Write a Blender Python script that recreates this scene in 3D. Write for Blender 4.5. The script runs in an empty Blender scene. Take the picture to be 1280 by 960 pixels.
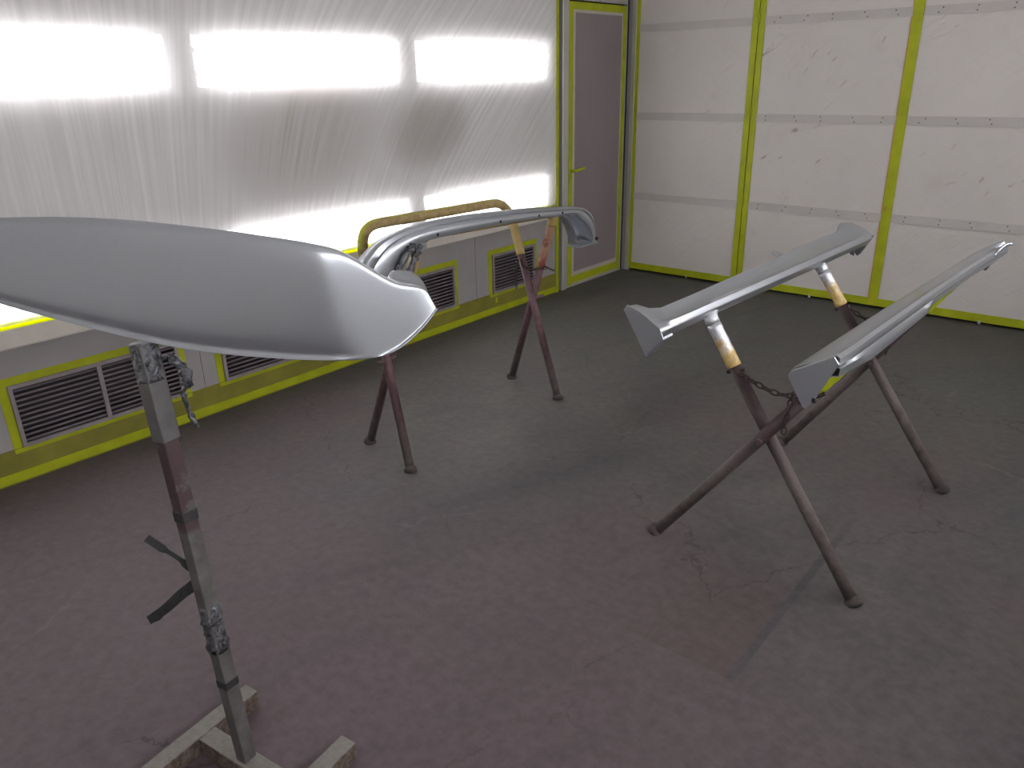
import bpy, math, random
from mathutils import Vector, Matrix
random.seed(7)
PI = math.pi
sc = bpy.context.scene
col = sc.collection

# ------------------------------------------------------------------ camera
FPX = 959.0                                   # focal length in pixels of a 1280x960 frame
YAW, PITCH, ROLL = -0.704757, 0.381661, -0.022158
CAM = Vector((3.4774, -5.5812, 1.56))
FWD = Vector((math.sin(YAW)*math.cos(PITCH), math.cos(YAW)*math.cos(PITCH), -math.sin(PITCH)))
_r = Vector((math.cos(YAW), -math.sin(YAW), 0)); _u = _r.cross(FWD)
RGT = math.cos(ROLL)*_r + math.sin(ROLL)*_u
UPV = -math.sin(ROLL)*_r + math.cos(ROLL)*_u
cd = bpy.data.cameras.new('camera'); cam = bpy.data.objects.new('camera', cd); col.objects.link(cam)
cd.sensor_width = 36.0; cd.lens = FPX/1280*36.0; cd.clip_start = 0.02
M3 = Matrix((RGT, UPV, -FWD)).transposed()
cam.matrix_world = Matrix.Translation(CAM) @ M3.to_4x4()
sc.camera = cam

# ------------------------------------------------------------------ world / exposure / integrator
w = bpy.data.worlds.new('world'); sc.world = w; w.use_nodes = True
w.node_tree.nodes['Background'].inputs[0].default_value = (0, 0, 0, 1)   # closed room: only its lamps light it
sc.view_settings.view_transform = 'Standard'; sc.view_settings.look = 'None'
sc.view_settings.gamma = 1.0; sc.view_settings.use_curve_mapping = False
sc.view_settings.exposure = 0.0
TUBE_POWER = 42.0                             # radiance of the fluorescent tubes
sc.cycles.max_bounces = 8; sc.cycles.diffuse_bounces = 5; sc.cycles.transparent_max_bounces = 12
sc.cycles.sample_clamp_indirect = 6.0

# ------------------------------------------------------------------ pixel -> point (distance always from a plane in the room)
def ray(p):
    return ((p[0]-640)*RGT - (p[1]-480)*UPV)/FPX + FWD
def on_plane(p, p0, n):
    d = ray(p); n = Vector(n); return CAM + d*((Vector(p0)-CAM).dot(n)/d.dot(n))

# ------------------------------------------------------------------ materials
def lin(c):
    return tuple((x/255/12.92 if x/255 <= .04045 else ((x/255+.055)/1.055)**2.4) for x in c) + (1,)
class NT:
    def __init__(s, name):
        s.m = bpy.data.materials.new(name); s.m.use_nodes = True; s.t = s.m.node_tree
        s.b = s.t.nodes['Principled BSDF']; s.out = s.t.nodes['Material Output']
    def n(s, typ, ins=None, **kw):
        x = s.t.nodes.new('ShaderNode'+typ)
        for k, v in kw.items(): setattr(x, k, v)
        for k, v in (ins or {}).items(): s.set(x, k, v)
        return x
    def set(s, x, k, v):
        i = x.inputs[k]
        if hasattr(v, 'is_linked') or hasattr(v, 'links'): s.t.links.new(v, i)
        else: i.default_value = v
    def p(s, **kw):
        for k, v in kw.items(): s.set(s.b, k.replace('_', ' '), v)
    def pos(s): return s.n('NewGeometry').outputs['Position']
    def obj(s): return s.n('TexCoord').outputs['Object']
    def mapv(s, v, scale=(1,1,1), rot=(0,0,0), loc=(0,0,0)):
        return s.n('Mapping', {'Vector': v, 'Scale': scale, 'Rotation': rot, 'Location': loc}).outputs[0]
    def noise(s, v, scale, detail=4, rough=.55, dist=0):
        return s.n('TexNoise', {'Vector': v, 'Scale': scale, 'Detail': detail, 'Roughness': rough, 'Distortion': dist}).outputs['Fac']
    def ramp(s, f, stops):
        r = s.n('ValToRGB', {'Fac': f}); e = r.color_ramp.elements
        while len(e) < len(stops): e.new(.5)
        for i, (q, c) in enumerate(stops): e[i].position = q; e[i].color = c if len(c) == 4 else tuple(c)+(1,)
        return r.outputs['Color']
    def g(s, f, a, b):          # smooth 0..1 between a and b
        return s.n('MapRange', {'Value': f, 'From Min': a, 'From Max': b, 'To Min': 0.0, 'To Max': 1.0}, interpolation_type='SMOOTHSTEP').outputs[0]
    def mix(s, f, a, b, mode='MIX'):
        x = s.n('Mix', data_type='RGBA', blend_type=mode, clamp_factor=True)
        for k, v in ((0, f), (6, a), (7, b)): s.set(x, k, v)
        return x.outputs[2]
    def math(s, op, a, b=0.0, c=None):
        x = s.n('Math', {0: a, 1: b}, operation=op)
        if c is not None: s.set(x, 2, c)
        return x.outputs[0]
    def bump(s, h, strength=.3, dist=.01):
        return s.n('Bump', {'Height': h, 'Strength': strength, 'Distance': dist}).outputs['Normal']
    def xyz(s, v): return s.n('SeparateXYZ', {0: v}).outputs
MAT = {}
def simple(name, c, rough=.6, metal=0, var=.12, scale=14, bump=0, spec=.4):
    t = NT(name); f = t.noise(t.obj(), scale, 5)
    a = lin(c); d = tuple(x*(1-var) for x in a[:3])+(1,); l = tuple(min(1, x*(1+var)) for x in a[:3])+(1,)
    t.p(Base_Color=t.ramp(f, [(.3, d), (.7, l)]), Roughness=rough, Metallic=metal)
    t.b.inputs['Specular IOR Level'].default_value = spec
    if bump: t.p(Normal=t.bump(f, bump, .004))
    MAT[name] = t.m; return t
simple('lime_tape', (162, 170, 18), .55, var=.14, scale=9)
simple('olive_tape', (122, 117, 44), .7, var=.18, scale=7)
simple('orange_edge', (186, 128, 60), .6)
simple('grey_panel', (158, 154, 154), .6, var=.07, scale=4)
simple('ledge_paint', (196, 190, 182), .5, var=.07, scale=6)
simple('door_paint', (136, 126, 130), .5, var=.06, scale=3)
simple('door_border', (190, 182, 172), .6, var=.06)
simple('frame_alu', (190, 188, 182), .4, .35, var=.06, scale=5)
simple('dark_strip', (40, 42, 50), .8)  # near-black colour of the recessed strips beside the narrow door
simple('duct_grey', (62, 58, 61), .8, var=.15, scale=10)
simple('housing_white', (235, 235, 235), .5, var=.01)
simple('socket_grey', (150, 148, 140), .5)
simple('vent_metal', (150, 142, 144), .5, .3, var=.14, scale=18)
simple('slat_metal', (122, 112, 119), .55, .2, var=.2, scale=16)
simple('wall_white', (232, 230, 227), .6, var=.05, scale=3)
simple('ceiling_white', (226, 225, 223), .8, var=.04, scale=2)
simple('switch_beige', (150, 132, 112), .6)
simple('chain_rust', (62, 50, 50), .7, .4, var=.3, scale=60)
simple('bolt_metal', (96, 84, 82), .5, .6, var=.2, scale=80)
simple('foot_dirt', (70, 63, 61), .9, var=.25, scale=60, bump=.4)
simple('bracket_dark', (52, 52, 53), .6, .3, var=.3, scale=40)
simple('hole_dark', (28, 28, 30), .8)
simple('batten_light', (194, 189, 187), .55, var=.05, scale=6)

# automotive silver
t = NT('silver_paint'); f = t.noise(t.obj(), 900, 2)
t.p(Base_Color=t.ramp(f, [(.3, lin((170, 174, 181))), (.7, lin((184, 188, 195)))]), Metallic=.82, Roughness=.34)
t.b.inputs['Coat Weight'].default_value = .45; t.b.inputs['Coat Roughness'].default_value = .07
MAT['silver_paint'] = t.m
t = NT('raw_plastic'); t.p(Base_Color=lin((70, 72, 76)), Roughness=.5); MAT['raw_plastic'] = t.m

# crumpled tape with silver overspray
t = NT('silver_tape'); v = t.obj(); f = t.noise(v, 45, 5, .6, 1.5)
t.p(Base_Color=t.ramp(f, [(.35, lin((44, 45, 49))), (.7, lin((138, 140, 146)))]), Metallic=.7, Roughness=.32, Normal=t.bump(f, .8, .01)); MAT['silver_tape'] = t.m

# trestle tube: plum primer above, dusty grey towards the feet (dirt, along the leg's height)
for nm, za, zb in (('trestle_paint', .36, .62), ('trestle_plum', .10, .45)):
    t = NT(nm); v = t.pos(); z = t.xyz(v)[2]; f = t.noise(v, 30, 5)
    k = t.g(t.math('ADD', z, t.math('MULTIPLY', f, .16)), za, zb)
    up = ((44, 32, 35), (64, 46, 50)) if nm == 'trestle_paint' else ((70, 50, 56), (100, 72, 80))
    t.p(Base_Color=t.mix(k, t.ramp(f, [(.3, lin((82, 73, 72))), (.7, lin((112, 104, 102)))]), t.ramp(f, [(.3, lin(up[0])), (.7, lin(up[1]))])), Roughness=.6, Metallic=.15); MAT[nm] = t.m
# masking tape wraps with overspray; lime and silver where the spray hit
def wrap(name, base, over, amount, scale=16, met=0.0):
    t = NT(name); v = t.obj(); f = t.noise(v, scale, 5, .6); g = t.noise(v, 45, 4)
    c = t.ramp(g, [(.3, tuple(x*.8 for x in lin(base)[:3])), (.7, lin(base))])
    k = t.g(f, amount, amount+.12)
    t.p(Base_Color=t.mix(k, c, lin(over)), Roughness=.65, Normal=t.bump(g, .5, .006))
    if met: t.p(Metallic=t.math('MULTIPLY', k, met))
    MAT[name] = t.m
wrap('wrap_tan', (170, 148, 92), (168, 172, 30), .62, 12)
wrap('wrap_red', (152, 116, 94), (112, 58, 50), .47, 20)
t = NT('wrap_silver'); v = t.pos(); g = t.noise(v, 38, 4); z = t.xyz(v)[2]      # silver overspray ends part-way down the tape
k = t.g(t.math('ADD', z, t.math('MULTIPLY', t.math('SUBTRACT', g, .5), .16)), .735, .785)
t.p(Base_Color=t.mix(k, t.ramp(g, [(.3, lin((168, 140, 84))), (.7, lin((206, 180, 118)))]), lin((200, 202, 208))), Roughness=.45, Metallic=t.math('MULTIPLY', k, .7), Normal=t.bump(g, .5, .006)); MAT['wrap_silver'] = t.m
wrap('wrap_lime', (176, 186, 22), (160, 150, 40), .62, 14)
# tape on the left trestle's bar: tan below, lime overspray on the side that faced the spray (upper)
t = NT('wrap_bar'); v = t.obj(); g = t.noise(v, 40, 4); nz = t.xyz(t.n('NewGeometry').outputs['Normal'])
k = t.g(t.math('ADD', t.math('SUBTRACT', nz[2], nz[1]), t.math('MULTIPLY', g, .5)), .75, 1.6)
t.p(Base_Color=t.mix(k, t.ramp(g, [(.3, lin((132, 112, 74))), (.7, lin((164, 144, 100)))]), lin((160, 162, 44))), Roughness=.7, Normal=t.bump(g, .4, .005)); MAT['wrap_bar'] = t.m

# stand post: galvanised grey with plum patches of old primer
t = NT('post_paint'); v = t.pos(); z = t.xyz(v)[2]; f = t.noise(v, 26, 5)
k = t.math('MULTIPLY', t.g(z, .66, .68), t.g(f, .36, .46))
k = t.math('MULTIPLY', k, t.math('SUBTRACT', 1.0, t.g(z, .885, .89)))
t.p(Base_Color=t.mix(k, t.ramp(f, [(.3, lin((82, 80, 79))), (.7, lin((108, 106, 104)))]), lin((70, 54, 57))), Roughness=.5, Metallic=.3); MAT['post_paint'] = t.m
t = NT('sleeve_paint'); v = t.pos(); f = t.noise(v, 22, 5)
t.p(Base_Color=t.ramp(f, [(.3, lin((82, 80, 82))), (.7, lin((102, 100, 101)))]), Roughness=.45, Metallic=.3); MAT['sleeve_paint'] = t.m
# stand base: pale dusty top, rusty sides (rust sits on the faces that were never painted)
t = NT('base_rust'); v = t.pos(); f = t.noise(v, 60, 6, .65)
nz = t.xyz(t.n('NewGeometry').outputs['Normal'])[2]
k = t.g(t.math('ADD', nz, t.math('MULTIPLY', f, .5)), .65, 1.0)
t.p(Base_Color=t.mix(k, t.ramp(f, [(.4, lin((70, 54, 46))), (.62, lin((108, 98, 90)))]), t.ramp(f, [(.3, lin((104, 101, 96))), (.7, lin((124, 120, 114)))])), Roughness=.85, Normal=t.bump(f, .5, .006)); MAT['base_rust'] = t.m

# concrete floor
t = NT('floor_concrete'); v = t.pos(); X, Y, Z = t.xyz(v)
f1 = t.noise(v, .55, 5, .55); f2 = t.noise(v, 3.2, 7, .62, .4); f3 = t.noise(t.mapv(v, (1, 1, 1), loc=(7, 3, 0)), .8, 5, .6)
f4 = t.noise(v, 26, 6, .7); fs = t.noise(t.mapv(t.mapv(v, rot=(0, 0, .40)), (3.4, .6, 1)), 1.6, 5, .6, .5)
c = t.ramp(f2, [(.32, lin((75, 72, 72))), (.75, lin((92, 88, 87)))])
c = t.mix(t.math('MULTIPLY', t.g(f1, .44, .66), .65), c, lin((87, 73, 77)))           # reddish overspray
c = t.mix(t.math('MULTIPLY', t.g(f3, .52, .7), .6), c, lin((70, 70, 76)))             # bluish dust
near = t.math('SUBTRACT', 1.0, t.g(t.math('ADD', Y, t.math('MULTIPLY', f1, 1.6)), -4.2, -2.4))
c = t.mix(t.math('MULTIPLY', near, .75), c, lin((88, 76, 81)))   # purplish overspray where cars are sprayed
far = t.g(t.math('ADD', Y, t.math('MULTIPLY', f2, 1.2)), -2.4, -.6)
c = t.mix(t.math('MULTIPLY', far, .7), c, lin((80, 81, 76)))                          # greyer, cleaner end by the doors
c = t.mix(t.math('MULTIPLY', t.g(fs, .52, .72), .32), c, lin((62, 62, 67)))             # scuffed dark streaks
# long dark bluish smear between the trestles
dm = t.math('SUBTRACT', Y, t.math('MULTIPLY_ADD', X, 2.55, -7.62))
sm = t.math('MULTIPLY', t.math('SUBTRACT', 1.0, t.g(t.math('ABSOLUTE', t.math('ADD', dm, t.math('MULTIPLY', f2, .3))), .0, .5)), t.math('MULTIPLY', t.g(Y, -3.9, -3.5), t.math('SUBTRACT', 1.0, t.g(Y, -3.0, -2.6))))
c = t.mix(t.math('MULTIPLY', sm, .28), c, lin((56, 56, 65)))
# rectangle once masked on the floor: dark tape line and its corner
def band(val, c0, hw): return t.math('SUBTRACT', 1.0, t.g(t.math('ABSOLUTE', t.math('SUBTRACT', val, c0)), hw*.6, hw))
l1 = t.math('MULTIPLY', band(X, 2.846, .016), t.math('MULTIPLY', t.g(Y, -3.96, -3.93), t.math('SUBTRACT', 1.0, t.g(Y, -3.2, -2.75))))
c = t.mix(t.math('MULTIPLY', l1, t.math('MULTIPLY', t.g(f2, .3, .55), .6)), c, lin((59, 58, 65)))
rect = t.math('MULTIPLY', t.math('MULTIPLY', t.g(X, 2.3, 2.72), t.math('LESS_THAN', X, 2.835)), t.math('MULTIPLY', t.math('GREATER_THAN', Y, -3.94), t.math('SUBTRACT', 1.0, t.g(Y, -3.7, -3.35))))
c = t.mix(t.math('MULTIPLY', rect, .55), c, lin((78, 65, 65)))
# hairline cracks, pale chips
wv = t.n('VectorMath', {0: t.n('TexNoise', {'Vector': v, 'Scale': 2.2, 'Detail': 5.0, 'Roughness': .6}).outputs['Color'], 1: (.38, .38, .38), 2: v}, operation='MULTIPLY_ADD').outputs[0]
ed = t.n('TexVoronoi', {'Vector': wv, 'Scale': .75}, feature='DISTANCE_TO_EDGE').outputs['Distance']
crk = t.math('MULTIPLY', t.math('SUBTRACT', 1.0, t.g(ed, .0, .0034)), t.g(t.noise(v, 1.1, 3), .42, .54))
c = t.mix(t.math('MULTIPLY', crk, .55), c, lin((45, 42, 42)))
ed2 = t.n('TexVoronoi', {'Vector': t.mapv(wv, loc=(3.3, 1.7, 0)), 'Scale': .5}, feature='DISTANCE_TO_EDGE').outputs['Distance']
scr = t.math('MULTIPLY', t.math('SUBTRACT', 1.0, t.g(ed2, .0, .006)), t.g(t.noise(v, 1.7, 3), .54, .64))
c = t.mix(t.math('MULTIPLY', scr, .25), c, lin((113, 109, 105)))
c = t.mix(t.math('MULTIPLY', t.g(t.noise(v, 9, 3, .7), .74, .8), .4), c, lin((118, 113, 109)))
c = t.mix(.22, c, t.ramp(f4, [(.3, (.0, .0, .0)), (.7, (1, 1, 1))]), 'SOFT_LIGHT')
t.p(Base_Color=c, Roughness=t.n('MapRange', {'Value': f2, 'To Min': .5, 'To Max': .75}).outputs[0], Normal=t.bump(t.math('SUBTRACT', f4, crk), .12, .01))
t.b.inputs['Specular IOR Level'].default_value = .25
MAT['floor_concrete'] = t.m

# booth doors: pale film stretched over panels, creased
def film_panel(name, seed, lines, base=(216, 211, 208)):
    t = NT(name); v = t.mapv(t.pos(), loc=(seed*3.1, 0, seed*1.7))
    n1 = t.noise(v, 1.3, 5); n2 = t.noise(v, 5, 6, .6)
    wv = t.n('VectorMath', {0: t.n('TexNoise', {'Vector': v, 'Scale': 1.3, 'Detail': 1.0}).outputs['Color'], 1: (.35, .35, .35), 2: v}, operation='MULTIPLY_ADD').outputs[0]
    ridg = t.noise(t.mapv(t.mapv(wv, rot=(0, .75, 0)), (1.0, 1, 8)), 2.6, 2, .5, .1)
    cre = t.math('SUBTRACT', 1.0, t.g(t.math('ABSOLUTE', t.math('SUBTRACT', ridg, .5)), 0.0, .012))
    ridg2 = t.noise(t.mapv(t.mapv(wv, rot=(0, -.7, 0)), (1.1, 1, 9), loc=(4, 0, 2)), 2.2, 2, .5, .1)
    cre2 = t.math('SUBTRACT', 1.0, t.g(t.math('ABSOLUTE', t.math('SUBTRACT', ridg2, .5)), 0.0, .010))
    msk = t.g(t.noise(v, 1.9, 3), .5, .62)
    msk2 = t.g(t.noise(t.mapv(v, loc=(9, 0, 5)), 2.3, 3), .5, .62)
    cc = t.math('MAXIMUM', t.math('MULTIPLY', cre, msk), t.math('MULTIPLY', cre2, msk2))
    c = t.ramp(n1, [(.3, tuple(x*.92 for x in lin(base)[:3])), (.7, lin(base))])
    c = t.mix(t.math('MULTIPLY', t.g(n2, .55, .75), .18), c, lin((180, 168, 170)))
    sp = t.g(t.noise(t.mapv(t.mapv(wv, rot=(0, .8, 0)), (.5, 1, 2.2)), 14, 2, .5), .66, .72)
    c = t.mix(t.math('MULTIPLY', t.math('MULTIPLY', sp, msk), lines), c, lin((120, 84, 88)))
    h = t.math('ADD', t.math('MULTIPLY', ridg, .7), t.math('ADD', t.math('MULTIPLY', ridg2, .5), t.math('MULTIPLY', n2, .3)))
    h = t.math('SUBTRACT', h, t.math('MULTIPLY', cc, 1.6*lines))
    t.p(Base_Color=c, Roughness=.42, Normal=t.bump(h, .25, .03)); t.b.inputs['Specular IOR Level'].default_value = .3
    MAT[name] = t.m
film_panel('door_film_plain', 1, .18)
film_panel('door_film_creased', 2, .55)
film_panel('door_film_mid', 4, .4)

# hanging film over the lights: translucent, streaked and sooted
t = NT('hanging_film'); v = t.pos(); X, Y, Z = t.xyz(v)
ang = t.math('MULTIPLY', t.g(Y, -4.4, -1.6), 1.0)
u = t.math('SUBTRACT', Y, t.math('MULTIPLY', ang, t.math('SUBTRACT', Z, 1.5)))
cv = t.n('CombineXYZ', {0: t.math('MULTIPLY', u, 34.0), 1: t.math('MULTIPLY', Z, .9), 2: 0.0}).outputs[0]
st = t.noise(cv, 1.0, 4, .6)
sm_ = t.n('CombineXYZ', {0: 0.0, 1: Y, 2: Z}).outputs[0]
def blob(cy, cz, ry, rz):
    dy = t.math('DIVIDE', t.math('SUBTRACT', t.math('ADD', Y, t.math('MULTIPLY', t.math('SUBTRACT', Z, cz), -.35)), cy), ry); dz = t.math('DIVIDE', t.math('SUBTRACT', Z, cz), rz)
    return t.math('SUBTRACT', 1.0, t.g(t.math('ADD', t.math('MULTIPLY', dy, dy), t.math('MULTIPLY', dz, dz)), 0.0, 1.0))
soot = t.math('ADD', t.math('MULTIPLY', blob(-3.10, 1.28, .62, .36), t.n('MapRange', {'Value': st, 'From Min': .35, 'From Max': .65, 'To Min': .25, 'To Max': 1.0}).outputs[0]), t.math('MULTIPLY', blob(-2.22, 1.27, .42, .26), .9))
grey = t.ramp(st, [(.3, lin((232, 230, 231))), (.65, lin((248, 247, 248)))])
dirt = t.mix(t.math('MULTIPLY', soot, .6), grey, lin((150, 138, 128)))
tr = t.n('BsdfTransparent', {'Color': (.95, .95, .96, 1)}); tl = t.n('BsdfTranslucent', {'Color': dirt})
df = t.n('BsdfDiffuse', {'Color': dirt})
def mixs(f, a, b):
    m = t.n('MixShader'); t.set(m, 0, f); t.t.links.new(a.outputs[0], m.inputs[1]); t.t.links.new(b.outputs[0], m.inputs[2]); return m
a = mixs(.09, df, tl)
tf = t.n('MapRange', {'Value': st, 'From Min': .3, 'From Max': .7, 'To Min': .23, 'To Max': .18}).outputs[0]
tf = t.math('MULTIPLY', tf, t.math('SUBTRACT', 1.0, t.math('MULTIPLY', soot, .35)))
a = mixs(tf, a, tr)
t.t.links.new(a.outputs[0], t.out.inputs[0]); MAT['hanging_film'] = t.m
# lime tape holding the film: lets the lamp shine through
t = NT('glow_tape'); f = t.noise(t.pos(), 8, 3)
a = t.n('BsdfDiffuse', {'Color': lin((196, 204, 24))}); b = t.n('BsdfTranslucent', {'Color': lin((222, 226, 10))})
m = t.n('MixShader', {0: .5}); t.t.links.new(a.outputs[0], m.inputs[1]); t.t.links.new(b.outputs[0], m.inputs[2]); t.t.links.new(m.outputs[0], t.out.inputs[0]); MAT['glow_tape'] = t.m
# lit tube
t = NT('tube_light'); e = t.n('Emission', {'Color': (1, .985, 1.0, 1), 'Strength': TUBE_POWER}); t.t.links.new(e.outputs[0], t.out.inputs[0]); MAT['tube_light'] = t.m

# ------------------------------------------------------------------ mesh helpers
class MB:
    def __init__(s): s.v = []; s.f = []
    def add(s, vs, fs):
        o = len(s.v); s.v += [Vector(x) for x in vs]; s.f += [tuple(i+o for i in f) for f in fs]; return s
    def box(s, x0, x1, y0, y1, z0, z1, ch=0):
        if ch:
            k = min(ch, (x1-x0)*.45, (y1-y0)*.45, (z1-z0)*.45); vs = []; 
            for (sx, x) in ((1, x0), (-1, x1)):
                for (sy, y) in ((1, y0), (-1, y1)):
                    for (sz, z) in ((1, z0), (-1, z1)):
                        vs += [(x, y+sy*k, z+sz*k), (x+sx*k, y, z+sz*k), (x+sx*k, y+sy*k, z)]
            I = lambda a, b, c, d: (a*4+b*2+c)*3+d
            fs = []
            for a in (0, 1):
                fs.append([I(a,0,0,0), I(a,0,1,0), I(a,1,1,0), I(a,1,0,0)][::(1 if a == 0 else -1)])
                fs.append([I(0,a,0,1), I(1,a,0,1), I(1,a,1,1), I(0,a,1,1)][::(1 if a == 0 else -1)])
                fs.append([I(0,0,a,2), I(0,1,a,2), I(1,1,a,2), I(1,0,a,2)][::(1 if a == 0 else -1)])
            for b in (0, 1):
                for c in (0, 1):
                    fs.append([I(0,b,c,1), I(0,b,c,2), I(1,b,c,2), I(1,b,c,1)])
                    fs.append([I(b,0,c,0), I(b,0,c,2), I(b,1,c,2), I(b,1,c,0)])
                    fs.append([I(b,c,0,0), I(b,c,0,1), I(b,c,1,1), I(b,c,1,0)])
            for a in (0, 1):
                for b in (0, 1):
                    for c in (0, 1): fs.append([I(a,b,c,0), I(a,b,c,1), I(a,b,c,2)])
            return s.add(vs, fs)
        return s.add([(x, y, z) for x in (x0, x1) for y in (y0, y1) for z in (z0, z1)],
                     [(0,1,3,2), (4,6,7,5), (0,4,5,1), (2,3,7,6), (0,2,6,4), (1,5,7,3)])
    def tube(s, path, r, seg=14, caps=True, jag=0):
        path = [Vector(p) for p in path]; n = len(path); rr = r if isinstance(r, (list, tuple)) else [r]*n
        T = []
        for i in range(n):
            T.append((path[min(i+1, n-1)]-path[max(i-1, 0)]).normalized())
        ref = Vector((0, 0, 1)) if abs(T[0].z) < .9 else Vector((1, 0, 0))
        U = (ref - T[0]*ref.dot(T[0])).normalized(); vs = []; 
        for i in range(n):
            U = (U - T[i]*U.dot(T[i])).normalized(); V = T[i].cross(U)
            for k in range(seg):
                a = 2*PI*k/seg; q = rr[i]*(1+(random.uniform(-jag, jag) if jag else 0))
                vs.append(path[i] + (U*math.cos(a)+V*math.sin(a))*q)
        fs = [(i*seg+k, i*seg+(k+1) % seg, (i+1)*seg+(k+1) % seg, (i+1)*seg+k) for i in range(n-1) for k in range(seg)]
        if caps: fs += [tuple(range(seg))[::-1], tuple(range((n-1)*seg, n*seg))]
        return s.add(vs, fs)
    def ring(s, c, ax1, ax2, r1, r2, rt, seg=16, tseg=6):   # oval link
        c = Vector(c); ax1 = Vector(ax1).normalized(); ax2 = Vector(ax2).normalized(); ax3 = ax1.cross(ax2); vs = []
        for i in range(seg):
            a = 2*PI*i/seg; p = c + ax1*r1*math.cos(a) + ax2*r2*math.sin(a)
            o = (ax1*math.cos(a)*r2 + ax2*math.sin(a)*r1).normalized()
            for k in range(tseg):
                b = 2*PI*k/tseg; vs.append(p + o*rt*math.cos(b) + ax3*rt*math.sin(b))
        fs = [(i*tseg+k, i*tseg+(k+1) % tseg, ((i+1) % seg)*tseg+(k+1) % tseg, ((i+1) % seg)*tseg+k) for i in range(seg) for k in range(tseg)]
        return s.add(vs, fs)
    def grid(s, rows):
        n = len(rows[0]); vs = [p for r in rows for p in r]
        return s.add(vs, [(i*n+j, i*n+j+1, (i+1)*n+j+1, (i+1)*n+j) for i in range(len(rows)-1) for j in range(n-1)])
    def prism(s, poly, off):          # polygon swept by a vector
        n = len(poly); off = Vector(off); a = [Vector(p) for p in poly]
        return s.add(a+[p+off for p in a], [tuple(range(n))[::-1], tuple(range(n, 2*n))] + [(i, (i+1) % n, n+(i+1) % n, n+i) for i in range(n)])
    def build(s, name, mat, parent=None, smooth=False, loc=None, solid=0, sub=0, bevel=0):
        me = bpy.data.meshes.new(name)
        org = Vector(loc) if loc is not None else Vector((0, 0, 0))
        base = org + (wloc(parent) if parent is not None else Vector((0, 0, 0)))
        me.from_pydata([tuple(v-base) for v in s.v], [], s.f); me.update()
        import bmesh
        bm = bmesh.new(); bm.from_mesh(me); bmesh.ops.recalc_face_normals(bm, faces=bm.faces); bm.to_mesh(me); bm.free()
        if smooth:
            for p in me.polygons: p.use_smooth = True
        me.materials.append(MAT[mat])
        o = bpy.data.objects.new(name, me); col.objects.link(o); o.location = org
        if parent is not None: o.parent = parent
        if sub: m = o.modifiers.new('s', 'SUBSURF'); m.levels = m.render_levels = sub
        if solid: m = o.modifiers.new('t', 'SOLIDIFY'); m.thickness = solid; m.offset = -1
        if bevel: m = o.modifiers.new('b', 'BEVEL'); m.width = bevel; m.segments = 2; m.limit_method = 'ANGLE'
        return o
def wloc(o):
    v = Vector((0, 0, 0))
    while o is not None: v += o.location; o = o.parent
    return v
def tag(o, label=None, cat=None, group=None, kind=None):
    for k, v in (('label', label), ('category', cat), ('group', group), ('kind', kind)):
        if v: o[k] = v
    return o
def thing(name, loc, label, cat, group=None):
    o = bpy.data.objects.new(name, None); col.objects.link(o); o.location = loc; o.empty_display_size = .1
    return tag(o, label, cat, group)
def bx(*a, ch=0): return MB().box(*a, ch=ch)
def arc(c, u, v, r, n=7):      # quarter turn points from c+u*r to c+v*r
    c, u, v = Vector(c), Vector(u), Vector(v)
    return [c + u*r*math.cos(PI/2*i/n) + v*r*math.sin(PI/2*i/n) for i in range(n+1)]
def smooth_path(pts, n=6):     # catmull-rom
    P = [Vector(p) for p in pts]; P = [P[0]*2-P[1]] + P + [P[-1]*2-P[-2]]; out = []
    for i in range(1, len(P)-2):
        for k in range(n):
            q = k/n; a, b, c_, d = P[i-1], P[i], P[i+1], P[i+2]
            out.append(.5*((2*b) + (c_-a)*q + (2*a-5*b+4*c_-d)*q*q + (3*b-a-3*c_+d)*q**3))
    return out + [P[-2]]

# ------------------------------------------------------------------ the room
RX, RY, RZ = 4.05, -7.2, 2.7
tag(bx(-.3, RX+.3, RY-.3, .3, -.1, 0).build('floor', 'floor_concrete'), 'grey concrete booth floor with cracks and overspray', kind='structure')
tag(bx(-.3, RX+.3, RY-.3, .3, RZ, RZ+.1).build('ceiling', 'ceiling_white'), kind='structure')
LY = [(-2.278, -1.046), (-3.638, -2.406), (-4.998, -3.766), (-6.358, -5.126)]
LZ = [(1.538, 1.760), (.662, .893)]
GR = [(-4.695, -3.97, True), (-3.752, -3.03, True), (-2.79, -2.066, True), (-1.690, -1.224, False), (-5.64, -4.915, True)]
GZ = (.150, .424)
def side_wall(name, x, sgn):           # wall board with openings for the lamps; sgn = direction away from the room
    m = MB(); xa, xb = sorted((x, x+sgn*.16)); ye = -.94 if sgn < 0 else 0.0
    if sgn < 0:                        # openings for the air grilles
        m.box(xa, xb, RY, ye, 0, GZ[0]); m.box(xa, xb, RY, ye, GZ[1], LZ[1][0])
        gy = [RY] + [q for g in sorted(GR) for q in g[:2]] + [ye]
        for k in range(0, len(gy), 2): m.box(xa, xb, gy[k], gy[k+1], *GZ)
    else: m.box(xa, xb, RY, ye, 0, LZ[1][0])
    m.box(xa, xb, RY, ye, LZ[1][1], LZ[0][0]); m.box(xa, xb, RY, ye, LZ[0][1], RZ)
    ys = [ye] + [q for a in LY for q in (a[1], a[0])] + [RY]
    for i in range(0, len(ys), 2):
        for z0, z1 in LZ: m.box(xa, xb, ys[i+1], ys[i], z0, z1)
    if sgn > 0: m.box(x+.01, xb, RY, ye, *LZ[1])      # the lower openings are closed on this side
    return m.build(name, 'wall_white')
wl = tag(side_wall('wall_left', 0, -1), kind='structure'); wr = tag(side_wall('wall_right', RX, 1), kind='structure')
tag(bx(-.3, RX+.3, RY-.16, RY, 0, RZ).build('wall_front', 'wall_white'), kind='structure')
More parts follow.
